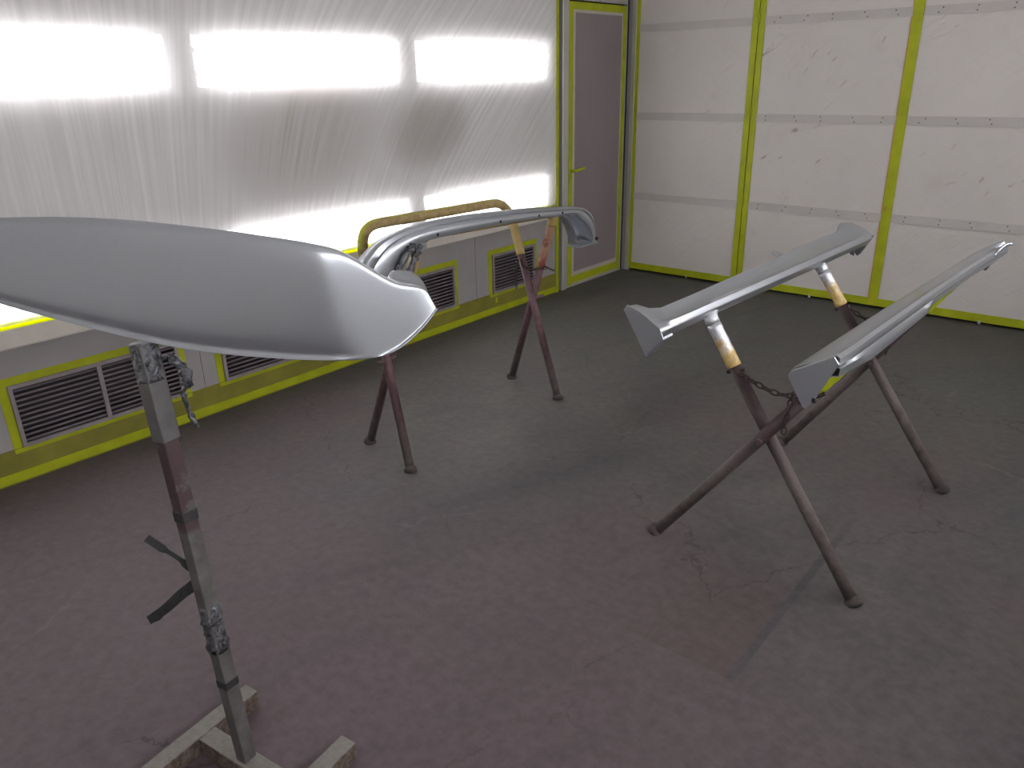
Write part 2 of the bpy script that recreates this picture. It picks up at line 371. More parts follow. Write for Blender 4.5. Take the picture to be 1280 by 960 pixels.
wb = tag(bx(-.3, RX+.3, .07, .2, 0, RZ).build('wall_back', 'grey_panel'), kind='structure')

# lower left wall: panels, ledge, tape, grey boards
SEAM = [-.955, -1.85, -2.905, -3.86, -4.82, -5.78, -6.74]
for i in range(len(SEAM)-1):
    a, b = SEAM[i+1]+.002, SEAM[i]-.002; m = MB(); gs = [g for g in GR if a < g[0] < b]
    if gs:
        for q in ((a, gs[0][0], .13, .585), (gs[0][1], b, .13, .585), (gs[0][0], gs[0][1], .13, GZ[0]), (gs[0][0], gs[0][1], GZ[1], .585)): m.box(0, .006, *q)
    else: m.box(0, .006, a, b, .13, .585)
    m.build('panel', 'grey_panel', wl)
lg = MB().prism([(.0, RY, .652), (.012, RY, .652), (.036, RY, .585), (.036, RY, .579), (.0, RY, .579)], (0, -.955-RY, 0))
lg.build('ledge', 'ledge_paint', wl)
tag(bx(.001, .012, RY, -.955, .651, .682).build('tape', 'glow_tape', wl), 'glowing lime tape along the foot of the lights')
tag(bx(0, .012, RY, -.955, 0, .150).build('baseboard_left', 'olive_tape'), kind='structure')
bx(.012, .015, RY, -.955, .008, .05).build('tape', 'lime_tape', wl)
bx(.001, .018, -.962, -.930, 0.0, RZ).build('tape', 'lime_tape', wl)
for y, z in ((-3.08, .11), (-1.66, .10)): bx(.012, .02, y-.012, y+.012, z-.018, z+.018, ch=.004).build('clip', 'lime_tape', wl)
# conduit boxes that show through the film
bx(.0, .02, -1.175, -1.085, 1.12, 1.36, ch=.004).build('switch_box', 'switch_beige', wl)
bx(.0, .02, -1.265, -1.180, 1.115, 1.285, ch=.004).build('switch_box', 'switch_beige', wl)

# grilles along the foot of the left wall
GLAB = ['two-bay air grille behind the post stand', 'air grille half hidden under the curved silver panel', 'air grille cut off by the tip of the curved silver panel',
        'small single-bay air grille behind the crossed trestle legs', 'air grille beyond the end of the curved silver panel']
for (y0, y1, two), lab in zip(GR, GLAB):
    g = thing('air_grille', (.006, (y0+y1)/2, .15), lab+', lime tape around it', 'air grille')
    z0, z1, fw = .150, .424, .016
    du = MB().box(-.158, -.150, y0, y1, z0, z1)
    for b in ((y0, y0+.003, z0, z1), (y1-.003, y1, z0, z1), (y0+.003, y1-.003, z0, z0+.003), (y0+.003, y1-.003, z1-.003, z1)): du.box(-.150, .006, *b)
    du.build('duct', 'duct_grey', g)
    fr = MB()
    for b in ((y0, y1, z0, z0+fw), (y0, y1, z1-fw, z1), (y0, y0+fw, z0+fw, z1-fw), (y1-fw, y1, z0+fw, z1-fw)): fr.box(.007, .022, *b)
    fr.build('frame', 'vent_metal', g)
    bays = [(y0+fw, (y0+y1)/2-.009), ((y0+y1)/2+.009, y1-fw)] if two else [(y0+fw, y1-fw)]
    if two: bx(.008, .022, (y0+y1)/2-.009, (y0+y1)/2+.009, z0+fw, z1-fw).build('divider', 'vent_metal', g)
    ns = 11; H = (z1-z0-2*fw)/ns
    for a, b in bays:
        for k in range(ns):
            z = z0+fw+H*(k+.5)
            MB().prism([(.0085, a, z+.002), (.0175, a, z-.003), (.0180, a, z-.0015), (.0090, a, z+.0035)], (0, b-a, 0)).build('slat', 'slat_metal', g)
    tw = .034                                   # tape frame on the wall around it
    for b in ((y0-tw, y1+tw, z1, z1+tw), (y0-tw, y1+tw, z0-tw*.6, z0), (y0-tw, y0, z0, z1), (y1, y1+tw, z0, z1)):
        bx(.006, .0135 if b[3] == z0 else .0085, *b).build('masking_tape', 'lime_tape', g)

# lamps: two rows of recessed twin-tube fixtures on either long wall
def lamp(x, sgn, y0, y1, z0, z1, lab, grp=None, off=None):      # off: name of a fixture of the same rows beyond the frame
    f = thing(f'light_fixture_{off}_offscreen' if off else 'light_fixture', (x+sgn*.08, (y0+y1)/2, z0), lab, 'light', grp)
    X = lambda a: x+sgn*a
    hm = MB()
    e = .003
    for b in ((.155, .150, y0, y1, z0, z1), (.15, .004, y0, y0+.004, z0, z1), (.15, .004, y1-.004, y1, z0, z1), (.15, .004, y0, y1, z0, z0+.004), (.15, .004, y0, y1, z1-.004, z1)):
        xa, xb = sorted((X(b[0]), X(b[1]))); hm.box(xa, xb, *b[2:])
    hm.build('housing', 'housing_white', f)
    h = z1-z0
    for k, kn in ((.28, 'bottom'), (.72, 'top')):
        z = z0+h*k
        MB().tube([(X(.055), y0+.035, z), (X(.055), y1-.035, z)], .019, 12).build(f'tube_{kn}_{off}_offscreen' if off else 'tube', 'tube_light', f, True)
        for ya, yb in ((y0+.006, y0+.035), (y1-.035, y1-.006)):
            xa, xb = sorted((X(.03), X(.148))); bx(xa, xb, ya, yb, z-.014, z+.014, ch=.003).build('socket', 'socket_grey', f)
    return f
ORD = ['first', 'second', 'third', 'fourth']
for i, (y0, y1) in enumerate(LY):
    lamp(0, -1, y0, y1, *LZ[0], f'lit twin-tube lamp behind film, upper row, {ORD[i]} along from the narrow door', off='upper_left' if i == 3 else None)
    lamp(0, -1, y0, y1, *LZ[1], f'lit twin-tube lamp behind film, lower row, {ORD[i]} along from the narrow door', off='lower_left' if i == 3 else None)
    lamp(RX, 1, y0, y1, *LZ[0], f'lit twin-tube lamp of the opposite long wall, {ORD[i]} along from the folding doors', off=f'{ORD[i]}_right')

# hanging film
def film(name, x, sgn, ya, yb, z0, z1, lab):
    ny, nz = 300, 24; rows = []
    for j in range(nz+1):
        z = z0+(z1-z0)*j/nz; r = []
        for i in range(ny+1):
            y = ya+(yb-ya)*i/ny
            k = max(0, min(1, (y+4.4)/2.8)); u = y-k*(z-1.5)
            edge = min(1, (z-z0)/.14, (yb-y)/.12); edge = max(0, edge)*(2-edge)
            r.append((x+sgn*(.012+.014*edge+.004*edge*(.5*math.sin(u*41)+.35*math.sin(u*23+1.3)+.15*math.sin(u*97))), y, z))
        rows.append(r)
    o = MB().grid(rows).build(name, 'hanging_film', None, True)
    return tag(o, lab, 'plastic film')
film('plastic_film', 0, 1, -7.15, -.945, .668, 2.68, 'sooty translucent plastic film hung over the wall lamps beside the narrow door')

# narrow door at the end of the left wall
d = bpy.data.objects.new('door_1', None); col.objects.link(d); d.location = (0, -.41, 0)
tag(d, 'narrow grey personnel door edged with lime tape, lever handle', kind='structure')
y0, y1, z0, z1 = -.792, -.045, .012, 2.034
bx(-.04, 0, y0, y1, z0, z1).build('leaf', 'door_border', d)
bx(0, .002, -.712, -.108, .115, 1.965).build('door_panel', 'door_paint', d)
for b in ((y0+.002, -.742, z0, z1), (-.092, y1-.006, z0, z1), (-.742, -.092, 1.985, z1), (-.742, -.092, z0+.012, .082)):
    bx(0, .003, *b).build('tape', 'lime_tape', d)
hd = bx(.003, .011, -.792, -.752, .80, .985, ch=.004).build('handle_plate', 'lime_tape', d)
MB().tube(smooth_path([(.011, -.772, .895), (.045, -.772, .895), (.055, -.755, .896), (.056, -.66, .905)], 5), .011, 10).build('lever', 'lime_tape', hd, True)
MB().tube([(.011, -.772, .845), (.017, -.772, .845)], .012, 12).build('lock_barrel', 'lime_tape', hd)
# frame of that door
fd = bpy.data.objects.new('trim_1', None); col.objects.link(fd); fd.location = (0, -.5, 0); tag(fd, 'aluminium frame round the narrow door', kind='structure')
bx(-.05, -.012, -.935, -.888, 0, RZ).build('dark_strip', 'dark_strip', fd)  # recessed near-black strip between the lime tape and the jamb
bx(-.05, .022, -.890, -.832, 0, RZ, ch=.004).build('jamb', 'frame_alu', fd)
bx(-.05, .006, -.832, -.796, 0, RZ, ch=.003).build('jamb', 'frame_alu', fd)
bx(-.05, -.004, -.043, -.002, 0, RZ).build('dark_strip', 'dark_strip', fd)  # recessed near-black strip between the door leaf and the corner
bx(-.04, .004, -.796, -.036, 2.044, 2.09, ch=.003).build('lintel', 'frame_alu', fd)
bx(-.05, -.005, -.796, -.036, 2.09, RZ).build('lintel', 'door_border', fd)
bx(-.03, .006, -.796, -.034, .0, .010).build('sill_strip', 'frame_alu', fd)
bx(-.03, .004, -.044, -.036, .0, 2.05).build('sill_strip', 'frame_alu', fd)
bx(.0, .030, -.006, .07, 0, RZ).build('gap_strip', 'grey_panel', fd)
bx(.030, .072, -.012, .07, 0, RZ, ch=.004).build('jamb', 'frame_alu', fd)

# back wall: tall folding doors under film
PX = [(.092, 1.003, 'door_film_plain'), (1.084, 2.030, 'door_film_creased'), (2.088, 3.045, 'door_film_mid'), (3.103, RX, 'door_film_plain')]
SCR = MB().tube([(0, 0, 0), (0, -.002, 0)], .004, 8)
scr_mesh = None
for i, (a, b, mm) in enumerate(PX):
    bx(a, b, -.002, .045, .064, RZ).build('panel', mm, wb)
    for z0, z1 in ((.598, .655), (1.217, 1.273), (1.850, 1.903), (2.44, 2.5)):
        bt = bx(a+.004, b-.004, -.0095, -.002, z0, z1).build('batten', 'batten_light', wb)
        if i:
            n = 5
            for k in range(n):
                for dz in (.013, -.013):
                    xs = a+.09+(b-a-.18)*k/(n-1)+random.uniform(-.02, .02); zz = (z0+z1)/2+dz
                    if scr_mesh is None:
                        s_ = SCR.build('screw', 'foot_dirt', bt); scr_mesh = s_.data
                    else:
                        s_ = bpy.data.objects.new('screw', scr_mesh); col.objects.link(s_); s_.parent = bt
                    s_.location = (xs, -.0095, zz)
def vt(x0, x1, mat='lime_tape', y=-.0105): return bx(x0, x1, y, -.0025, .06, RZ).build('tape', mat, wb)
vt(.070, .098, 'lime_tape')
vt(.998, 1.041); vt(1.047, 1.088); vt(2.028, 2.088); bx(2.022, 2.030, -.009, -.0022, .06, RZ).build('tape', 'orange_edge', wb)
vt(3.043, 3.070); vt(3.076, 3.105)
for a, b in ((.075, 1.041), (1.047, 2.058), (2.058, 3.07), (3.076, RX)):
    bx(a, b, -.0085, -.001, .020, .072).build('tape', 'lime_tape', wb)
for z in (.66, 1.285, 1.895):
    MB().tube([(1.044, -.012, z-.03), (1.044, -.012, z+.03)], .009, 10).build('hinge', 'lime_tape', wb)
for x in (.62, 1.2, 1.62, 2.35, 2.72): bx(x-.009, x+.009, -.013, -.0085, .006, .03, ch=.002).build('clip', 'frame_alu', wb)
bx(2.035, 2.05, -.013, -.006, .67, .7, ch=.003).build('clip', 'orange_edge', wb)

# ------------------------------------------------------------------ trestles
def chain(parent, pts, n, name='chain', side=(0, 1, 0)):
    """links along a polyline; alternate links turned"""
    P = [Vector(p) for p in pts]; L = [0]
    for a, b in zip(P, P[1:]): L.append(L[-1]+(b-a).length)
    def at(s):
        for i in range(len(P)-1):
            if s <= L[i+1]+1e-9: return P[i]+(P[i+1]-P[i])*((s-L[i])/(L[i+1]-L[i]))
        return P[-1]
    step = L[-1]/n
    c = None
    for k in range(n):
        a, b = at(k*step), at((k+1)*step); ax = (b-a).normalized(); sd = Vector(side); sd = (sd-ax*sd.dot(ax)).normalized()
        if k % 2: sd = ax.cross(sd)
        m = MB().ring((a+b)/2, ax, sd, step*.62, step*.30, .0028)
        if c is None: c = m.build(name, 'chain_rust', parent, True)
        else: m.build('link', 'chain_rust', c, True)
    return c
def trestle(loc, lab, frames, r=.0195, paint='trestle_paint'):
    t = thing('trestle', loc, lab, 'trestle')
    for fr in frames:
        fn, ft, tn, tt = (Vector(q) for q in fr['pts'])   # foot near, foot far, top near, top far
        R = fr.get('R', .10)
        un = (fn-tn).normalized(); uf = (ft-tt).normalized(); bar = (tt-tn).normalized()
        for (foot, top, u, wmat, wl_) in ((fn, tn, un, fr['wn'], fr['ln']), (ft, tt, uf, fr['wf'], fr['lf'])):
            joint = top+u*wl_
            MB().tube([foot+Vector((0, 0, .004)), joint+(foot-joint)*.5, joint-u*.03], r, 16).build('leg', paint, t, True)
            MB().tube([foot+Vector((0, 0, .001)), foot+Vector((0, 0, .006))-u*.006, foot-u*.022], [r*1.5, r*1.45, r*1.15], 14, jag=.05).build('foot_cap', 'foot_dirt', t, True)
            n = 10; pth = [joint+(top+u*R-joint)*i/n for i in range(n+1)]
            MB().tube(pth, [r*1.16*(1+.03*math.sin(i*2.3)) for i in range(n+1)], 16, jag=.02).build('tape_wrap', wmat, t, True)
        p = [tn+un*R] + [q for q in _corner(tn, un, bar, R)] + _corner(tt, uf, -bar, R)[::-1] + [tt+uf*R]
        MB().tube(p, r*1.17, 16, jag=.012).build('top_bar', fr['wb'], t, True)
    return t
def _corner(c, a, b, R, n=8):    # rounded corner at c between directions a (in) and b (out)
    P0, P1, P2 = c+a*R, c, c+b*R
    return [P0*(1-q)**2 + P1*2*q*(1-q) + P2*q*q for q in [i/n for i in range(1, n+1)]]

# right trestle, opened wide
tr = trestle((2.69, -2.93, 0), 'dark plum folding trestle opened wide, carrying the two side skirts', [
    dict(pts=((3.005, -3.395, 0), (3.050, -2.470, 0), (2.432, -3.390, .858), (2.458, -2.470, .846)), wn='wrap_silver', ln=.20, wf='wrap_silver', lf=.20, wb='wrap_silver', R=.05),
    dict(pts=((2.313, -3.415, 0), (2.391, -2.440, 0), (2.926, -3.425, .846), (2.951, -2.435, .838)), wn='wrap_lime', ln=.23, wf='wrap_lime', lf=.16, wb='wrap_lime', R=.05)])
for p, q in (((2.668, -3.452, .482), (2.668, -3.36, .482)), ((2.722, -2.405, .478), (2.722, -2.50, .478))):
    MB().tube([p, q], .010, 10).build('pivot_bolt', 'bolt_metal', tr)
for p, q in (((2.522, -3.395, .668), (2.580, -3.395, .690)), ((2.552, -2.47, .660), (2.60, -2.47, .684)), ((2.775, -3.44, .640), (2.845, -3.44, .69))):
    MB().tube([p, q], .006, 8).build('stud', 'chain_rust', tr)
chain(tr, [(2.572, -3.418, .684), (2.61, -3.445, .682), (2.70, -3.455, .660), (2.765, -3.455, .664), (2.79, -3.455, .675)], 9)
chain(tr, [(2.755, -3.45, .672), (2.748, -3.45, .61), (2.742, -3.45, .535)], 6)
chain(tr, [(2.61, -2.49, .680), (2.66, -2.50, .655), (2.74, -2.50, .64), (2.84, -2.50, .66)], 10)
chain(tr, [(2.775, -2.50, .60), (2.772, -2.50, .525)], 3)

# left trestle, nearly closed
tl_ = trestle((1.08, -3.1, 0), 'plum folding trestle by the lit wall, under the silver bumper lip', [
    dict(pts=((1.255, -3.650, 0), (1.283, -2.635, 0), (.925, -3.545, .992), (.925, -2.585, .975)), wn='wrap_bar', ln=.16, wf='wrap_tan', lf=.275, wb='wrap_bar', R=.115),
    dict(pts=((.900, -3.572, 0), (.898, -2.548, 0), (1.250, -3.50, .986), (1.250, -2.618, .954)), wn='wrap_tan', ln=.25, wf='wrap_red', lf=.30, wb='wrap_tan', R=.07)], r=.019, paint='trestle_plum')
for p, q in (((1.10, -3.65, .455), (1.10, -3.55, .455)), ((1.105, -2.61, .50), (1.105, -2.53, .50))):
    MB().tube([p, q], .010, 10).build('pivot_bolt', 'bolt_metal', tl_)
chain(tl_, [(1.035, -2.62, .70), (1.06, -2.63, .665), (1.115, -2.62, .655), (1.185, -2.60, .672)], 8)
chain(tl_, [(1.035, -2.64, .695), (1.02, -2.645, .62), (1.024, -2.645, .55)], 7)
MB().tube([(1.165, -2.59, .675), (1.225, -2.59, .66)], .005, 8).build('stud', 'chain_rust', tl_)

# ------------------------------------------------------------------ side skirts on the right trestle
def lerp(a, b, q): return tuple(x+(y-x)*q for x, y in zip(a, b))
def skirt(name, lab, keys, loc, mat):
    """keys: list of (y, section points (x,z)); lofted through, with thickness"""
    rows = []
    for (ya, sa), (yb, sb) in zip(keys, keys[1:]):
        n = max(1, int(abs(yb-ya)/.05))
        for k in range(n):
            q = k/n; q2 = q
            rows.append([(lerp(a, b, q2)[0], ya+(yb-ya)*q, lerp(a, b, q2)[1]) for a, b in zip(sa, sb)])
    rows.append([(a[0], keys[-1][0], a[1]) for a in keys[-1][1]])
    t = thing(name, loc, lab, 'side skirt')
    o = MB().grid(rows).build('skirt_body', mat, t, True, solid=.003)
    m = o.modifiers.new('e', 'EDGE_SPLIT'); m.split_angle = math.radians(42)
    return t
# section: inner back flange, back edge, concave face, lip crest, lip outer, lip foot, underside return
def sec1(xb, zb, xl, zl, dip=.012, foot=.030, back=.045):
    f = lambda q, d: (xb+(xl-xb)*q, zb+(zl-zb)*q-d)
    return [(xb+.018, zb-back), (xb, zb-.004), f(.06, -.001), f(.25, dip*.7), f(.5, dip), f(.70, dip*.85), f(.80, dip*.3), f(.85, 0), f(.88, -.0005), (xl-.001, zl-.012), (xl, zl-.015), (xl-.001, zl-.018), (xl-.016, zl-foot-.014), (xl-.020, zl-foot-.014), (xl-.024, zl-foot-.010)]
k1 = [(-3.715, sec1(2.338, .934, 2.449, .882, -.004)), (-3.680, sec1(2.342, .931, 2.450, .882, .000)), (-3.640, sec1(2.362, .912, 2.452, .882, .008)), (-3.59, sec1(2.374, .903, 2.454, .882, .012)),
      (-3.40, sec1(2.378, .902, 2.461, .882, .013)), (-2.85, sec1(2.383, .902, 2.483, .881, .014)), (-2.56, sec1(2.387, .902, 2.495, .880, .014)), (-2.55, sec1(2.380, .903, 2.495, .880, .014)),
      (-2.20, sec1(2.392, .901, 2.509, .880, .013)), (-2.18, sec1(2.397, .901, 2.510, .880, .012)), (-2.11, sec1(2.400, .905, 2.513, .880, .006)), (-2.06, sec1(2.390, .922, 2.515, .880, .002)), (-2.03, sec1(2.392, .930, 2.517, .880, -.003)), (-1.98, sec1(2.425, .922, 2.519, .880, -.003))]
s1 = skirt('side_skirt', 'long silver side skirt lying on the silver-sprayed tape wraps of the trestle', k1, (2.44, -2.85, .85), 'silver_paint')
MB().prism([(2.326, -3.716, .917), (2.338, -3.716, .934), (2.375, -3.716, .923), (2.405, -3.716, .909), (2.449, -3.716, .882), (2.464, -3.716, .850), (2.440, -3.716, .828), (2.407, -3.716, .787), (2.372, -3.716, .845)], (0, .004, 0)).build('end_cap', 'silver_paint', s1, bevel=.0015)
MB().prism([(2.407, -3.712, .787), (2.440, -3.712, .828), (2.464, -3.712, .852), (2.46, -3.712, .858), (2.43, -3.712, .836), (2.40, -3.712, .797)], (0, .05, 0)).build('end_flange', 'silver_paint', s1)
MB().prism([(2.497, -2.0, .868), (2.517, -2.0, .872), (2.470, -2.0, .783), (2.455, -2.0, .800)], (0, .05, 0)).build('bracket', 'raw_plastic', s1)
MB().prism([(2.425, -2.04, .84), (2.47, -2.04, .85), (2.468, -2.04, .79), (2.452, -2.04, .795)], (0, .006, 0)).build('bracket', 'raw_plastic', s1)
MB().prism([(2.385, -2.72, .902), (2.36, -2.70, .905), (2.345, -2.68, .908), (2.352, -2.65, .906), (2.385, -2.66, .902)], (0, 0, -.004)).build('clip', 'silver_paint', s1)

def sec2(xb, zb, xl, zl, fl, dip=.008, back=.03):
    f = lambda q, d: (xb+(xl-xb)*q, zb+(zl-zb)*q-d)
    return [(xb+.012, zb-back), (xb, zb-.004), f(.05, -.001), f(.3, -dip*.4), f(.6, dip*.3), f(.85, dip), f(.93, dip*.2), (xl-.002, zl), (xl+.006, zl-.005), (xl+.009, zl-.018), (xl+.004, zl-.028), (xl+.010, zl-fl*.62), (xl+.008, zl-fl), (xl-.012, zl-fl-.004), (xl-.05, zl-fl+.004)]
k2 = [(-3.70, sec2(2.832, .842, 2.938, .898, .05)), (-3.60, sec2(2.836, .842, 2.942, .896, .055)), (-3.45, sec2(2.842, .842, 2.946, .895, .070)), (-3.1, sec2(2.858, .843, 2.957, .892, .062)), (-2.93, sec2(2.866, .843, 2.962, .890, .058)), (-2.90, sec2(2.868, .843, 2.963, .890, .040)),
      (-2.4, sec2(2.893, .842, 2.980, .882, .036)), (-2.16, sec2(2.906, .842, 2.989, .876, .040)), (-2.06, sec2(2.925, .856, 2.994, .872, .040)), (-1.99, sec2(2.965, .880, 3.000, .876, .036)), (-1.95, sec2(3.005, .900, 3.020, .888, .03))]
s2 = skirt('side_skirt', 'long silver side skirt tilted on the lime-taped bar, square end plate over the chain', k2, (2.93, -2.85, .83), 'silver_paint')
MB().prism([(2.828, -3.722, .828), (2.834, -3.722, .842), (2.936, -3.722, .904), (2.951, -3.722, .886), (2.914, -3.722, .804), (2.902, -3.722, .776), (2.884, -3.722, .750), (2.876, -3.722, .752)], (0, .004, 0)).build('end_plate', 'silver_paint', s2, bevel=.0015)
MB().prism([(2.834, -3.718, .842), (2.936, -3.718, .904), (2.934, -3.718, .898), (2.834, -3.718, .836)], (0, .03, 0)).build('plate_edge', 'silver_paint', s2)
MB().prism([(2.940, -3.716, .890), (2.952, -3.716, .882), (2.952, -3.716, .874), (2.936, -3.716, .878)], (0, .05, 0)).build('end_flange', 'silver_paint', s2)
bx(2.897, 2.908, -3.7255, -3.718, .772, .785, ch=.002).build('hole', 'hole_dark', s2)
MB().prism([(2.985, -2.0, .83), (3.00, -2.0, .838), (2.975, -2.0, .785), (2.955, -2.0, .79)], (0, .05, 0)).build('bracket', 'raw_plastic', s2)
MB().tube(smooth_path([(3.002, -2.06, .862), (3.008, -2.02, .876), (3.022, -1.98, .893), (3.040, -1.955, .894)], 4), .007, 8).build('bright_tab', 'silver_paint', s2, True)

# ------------------------------------------------------------------ bumper lip on the left trestle
t = thing('bumper_lip', (1.25, -3.1, .95), 'thin curved silver bumper lip with hooked end, laid along the taped trestle bar', 'bumper lip')
OUT = [(-3.867, 0.798), (-3.855, 0.857), (-3.823, 0.921), (-3.778, 0.964), (-3.719, 0.998), (-3.62, 1.022), (-3.521, 1.031), (-3.402, 1.034), (-3.224, 1.028), (-3.026, 1.015), (-2.828, 1.0), (-2.65, 0.981), (-2.531, 0.967), (-2.461, 0.955), (-2.407, 0.94), (-2.357, 0.905), (-2.331, 0.857), (-2.321, 0.808), (-2.319, 0.766)]
INN = [(-3.709, 0.788), (-3.694, 0.837), (-3.674, 0.882), (-3.644, 0.916), (-3.605, 0.941), (-3.55, 0.962), (-3.481, 0.969), (-3.382, 0.969), (-3.214, 0.968), (-3.026, 0.962), (-2.828, 0.953), (-2.659, 0.941), (-2.546, 0.936), (-2.499, 0.928), (-2.471, 0.907), (-2.422, 0.875), (-2.38, 0.837), (-2.362, 0.803), (-2.36, 0.773)]
OUTs = smooth_path([(0, a, b) for a, b in OUT], 4); INNs = smooth_path([(0, a, b) for a, b in INN], 4)
rows = []; N = len(OUTs)
for i, (o, n) in enumerate(zip(OUTs, INNs)):
    q = i/(N-1); endw = max(0, 1-q/.22)
    dep = .055 + .055*endw + .05*max(0, (q-.72)/.28)
    d_ = (o-n); dn = d_.normalized()
    pt = lambda x, f, e=0: (1.284+x, *(n+d_*f+dn*e)[1:])
    rows.append([pt(-dep, 1, -.012-.02*endw), pt(-dep*.5, 1, .002-.008*endw), pt(-.010, 1, .004), pt(.004, 1, -.002), pt(.010, .80), pt(.004, .70), pt(.010, .60), pt(.014, .3), pt(.010, .02), pt(-.002, -.02), pt(-.009, .0)])
lip = MB().grid(rows).build('lip_body', 'silver_paint', t, True, solid=.003)
m = lip.modifiers.new('e', 'EDGE_SPLIT'); m.split_angle = math.radians(40)
for y, z in ((-3.45, .985), (-3.07, .980), (-2.80, .966), (-2.62, .954)):
    MB().tube([(1.290, y, z), (1.2985, y, z)], .006, 10).build('hole', 'hole_dark', t)
MB().tube([(1.284, -2.326, .785), (1.2995, -2.326, .785)], .008, 10).build('hole', 'hole_dark', t)
RIM = [(-2.546, .936), (-2.499, .928), (-2.471, .907), (-2.422, .875), (-2.380, .837), (-2.362, .803), (-2.360, .773)]
INNER = [(-2.575, .932), (-2.540, .918), (-2.512, .893), (-2.485, .858), (-2.465, .825), (-2.455, .797), (-2.453, .773)]
MB().grid([[(1.290, *a), (1.215, a[0]+.012, a[1]+.006), (1.190, (a[0]+b[0])/2, (a[1]+b[1])/2), (1.205, b[0]+.006, b[1]), (1.262, *b)] for a, b in zip(RIM, INNER)]).build('end_channel', 'silver_paint', t, True, solid=.003)
bx(1.205, 1.296, -2.470, -2.312, .760, .767, ch=.002).build('end_flange', 'silver_paint', t)
MB().prism([(1.292, -3.55, .966), (1.292, -3.515, .966), (1.292, -3.511, .944), (1.292, -3.53, .934), (1.292, -3.545, .944)], (.004, 0, 0)).build('clip', 'silver_paint', t)
for pts in ([(1.305, -3.59, .966), (1.315, -3.63, .944), (1.31, -3.668, .905), (1.305, -3.69, .855), (1.30, -3.695, .805)], [(1.305, -3.555, .958), (1.325, -3.60, .93), (1.33, -3.635, .89), (1.315, -3.655, .835)]):
    pp = smooth_path(pts, 6); MB().tube(pp, [.012*(1+random.uniform(-.25, .35)) for _ in pp], 9, jag=.28).build('crumpled_tape', 'silver_tape', t, True)

# ------------------------------------------------------------------ post stand in front
b0 = Vector((1.884, -4.815, 0)); ua = Vector((.990, .140, 0)); ub = Vector((.140, -.990, 0))
st = thing('post_stand', (2.05, -4.96, 0), 'grey square post stand on rusty H-shaped base, taped top under the silver panel', 'stand')
def obox(m, c, ax, half, ay, halfy, z0, z1, ch=.006):
    c = Vector(c); vs = []
    for k in (-1, 1):
        zz = z0 if k < 0 else z1
        for a, b in ((-1, -1), (1, -1), (1, 1), (-1, 1)): vs.append(c + ax*half*a + ay*halfy*b + Vector((0, 0, zz)))
    return m.add(vs, [(0, 3, 2, 1), (4, 5, 6, 7), (0, 1, 5, 4), (1, 2, 6, 5), (2, 3, 7, 6), (3, 0, 4, 7)])
L = .40
obox(MB(), b0+ub*(L/2), ua, .0245, ub, L/2, 0, .05).build('base_bar', 'base_rust', st, bevel=.004)
obox(MB(), b0+ua*.345+ub*(L/2-.006), ua, .0245, ub, L/2, 0, .05).build('base_bar', 'base_rust', st, bevel=.004)
obox(MB(), b0+ua*.1725+ub*.163, ua, .1725-.0245, ub, .0245, 0.001, .049).build('cross_bar', 'base_rust', st, bevel=.003)
p0 = b0+ua*.172+ub*.163+Vector((0, 0, .049)); p1 = Vector((1.984, -4.952, 1.085))
def square_tube(a, b, h, tw=0):
    a, b = Vector(a), Vector(b); ax = (b-a).normalized(); u = (Vector((math.cos(tw), math.sin(tw), 0))); u = (u-ax*u.dot(ax)).normalized(); v = ax.cross(u); vs = []
    for c in (a, b):
        for i, j in ((-1, -1), (1, -1), (1, 1), (-1, 1)): vs.append(c+u*h*i+v*h*j)
    return MB().add(vs, [(0, 3, 2, 1), (4, 5, 6, 7), (0, 1, 5, 4), (1, 2, 6, 5), (2, 3, 7, 6), (3, 0, 4, 7)])
at = lambda q: p0+(p1-p0)*q
TW = .14
square_tube(at(0), at(.82), .0170, TW).build('post', 'post_paint', st, bevel=.003)
square_tube(at(.80), at(1.0), .0205, TW).build('sleeve', 'sleeve_paint', st, bevel=.003)
square_tube(at(.62), at(.645), .0182, TW).build('tape_band', 'bracket_dark', st, bevel=.002)
square_tube(at(.205), at(.225), .0180, TW).build('tape_band', 'bracket_dark', st, bevel=.002)
pp = [at(.30+.115*i/12) for i in range(13)]
MB().tube(pp, [.0222*(1+random.uniform(-.1, .12)) for _ in pp], 10, jag=.15).build('crumpled_tape', 'silver_tape', st, True)
pp = [at(.925+.075*i/8) for i in range(9)]
MB().tube(pp, [.0245*(1+random.uniform(-.06, .1)) for _ in pp], 12, jag=.14).build('crumpled_tape', 'silver_tape', st, True)
TOP = p1
pp = smooth_path([TOP+Vector(v) for v in ((.025, .02, -.03), (.042, .035, -.036), (.058, .045, -.055), (.062, .045, -.085), (.05, .04, -.105), (.05, .04, -.13), (.055, .045, -.165), (.064, .05, -.185))], 5)
MB().tube(pp, [(.0085 if 3 < i < 17 else .005)*(1+random.uniform(-.3, .4)) for i in range(len(pp))], 8, jag=.3).build('tape_tail', 'silver_tape', st, True)
# bracket arms on the post
def strip(pts, wdt, th, name, nrm=(0, 0, 1)):
    P = smooth_path(pts, 4); n = len(P); vs = []; N_ = Vector(nrm)
    for i, p in enumerate(P):
        T = (P[min(i+1, n-1)]-P[max(i-1, 0)]).normalized(); S = T.cross(N_).normalized(); W = wdt(i/(n-1)) if callable(wdt) else wdt
        U = S.cross(T)
        vs += [p+S*W+U*th, p-S*W+U*th, p-S*W-U*th, p+S*W-U*th]
    fs = [(i*4+k, i*4+(k+1) % 4, (i+1)*4+(k+1) % 4, (i+1)*4+k) for i in range(n-1) for k in range(4)] + [(3, 2, 1, 0), tuple(range((n-1)*4, n*4))]
    return MB().add(vs, fs).build(name, 'bracket_dark', st, bevel=.001)
armz = Vector(on_plane((240, 712), (2.0, -4.955, 0), (0, 1, 0)))
A = lambda px: on_plane(px, armz, (.62, -.78, 0))
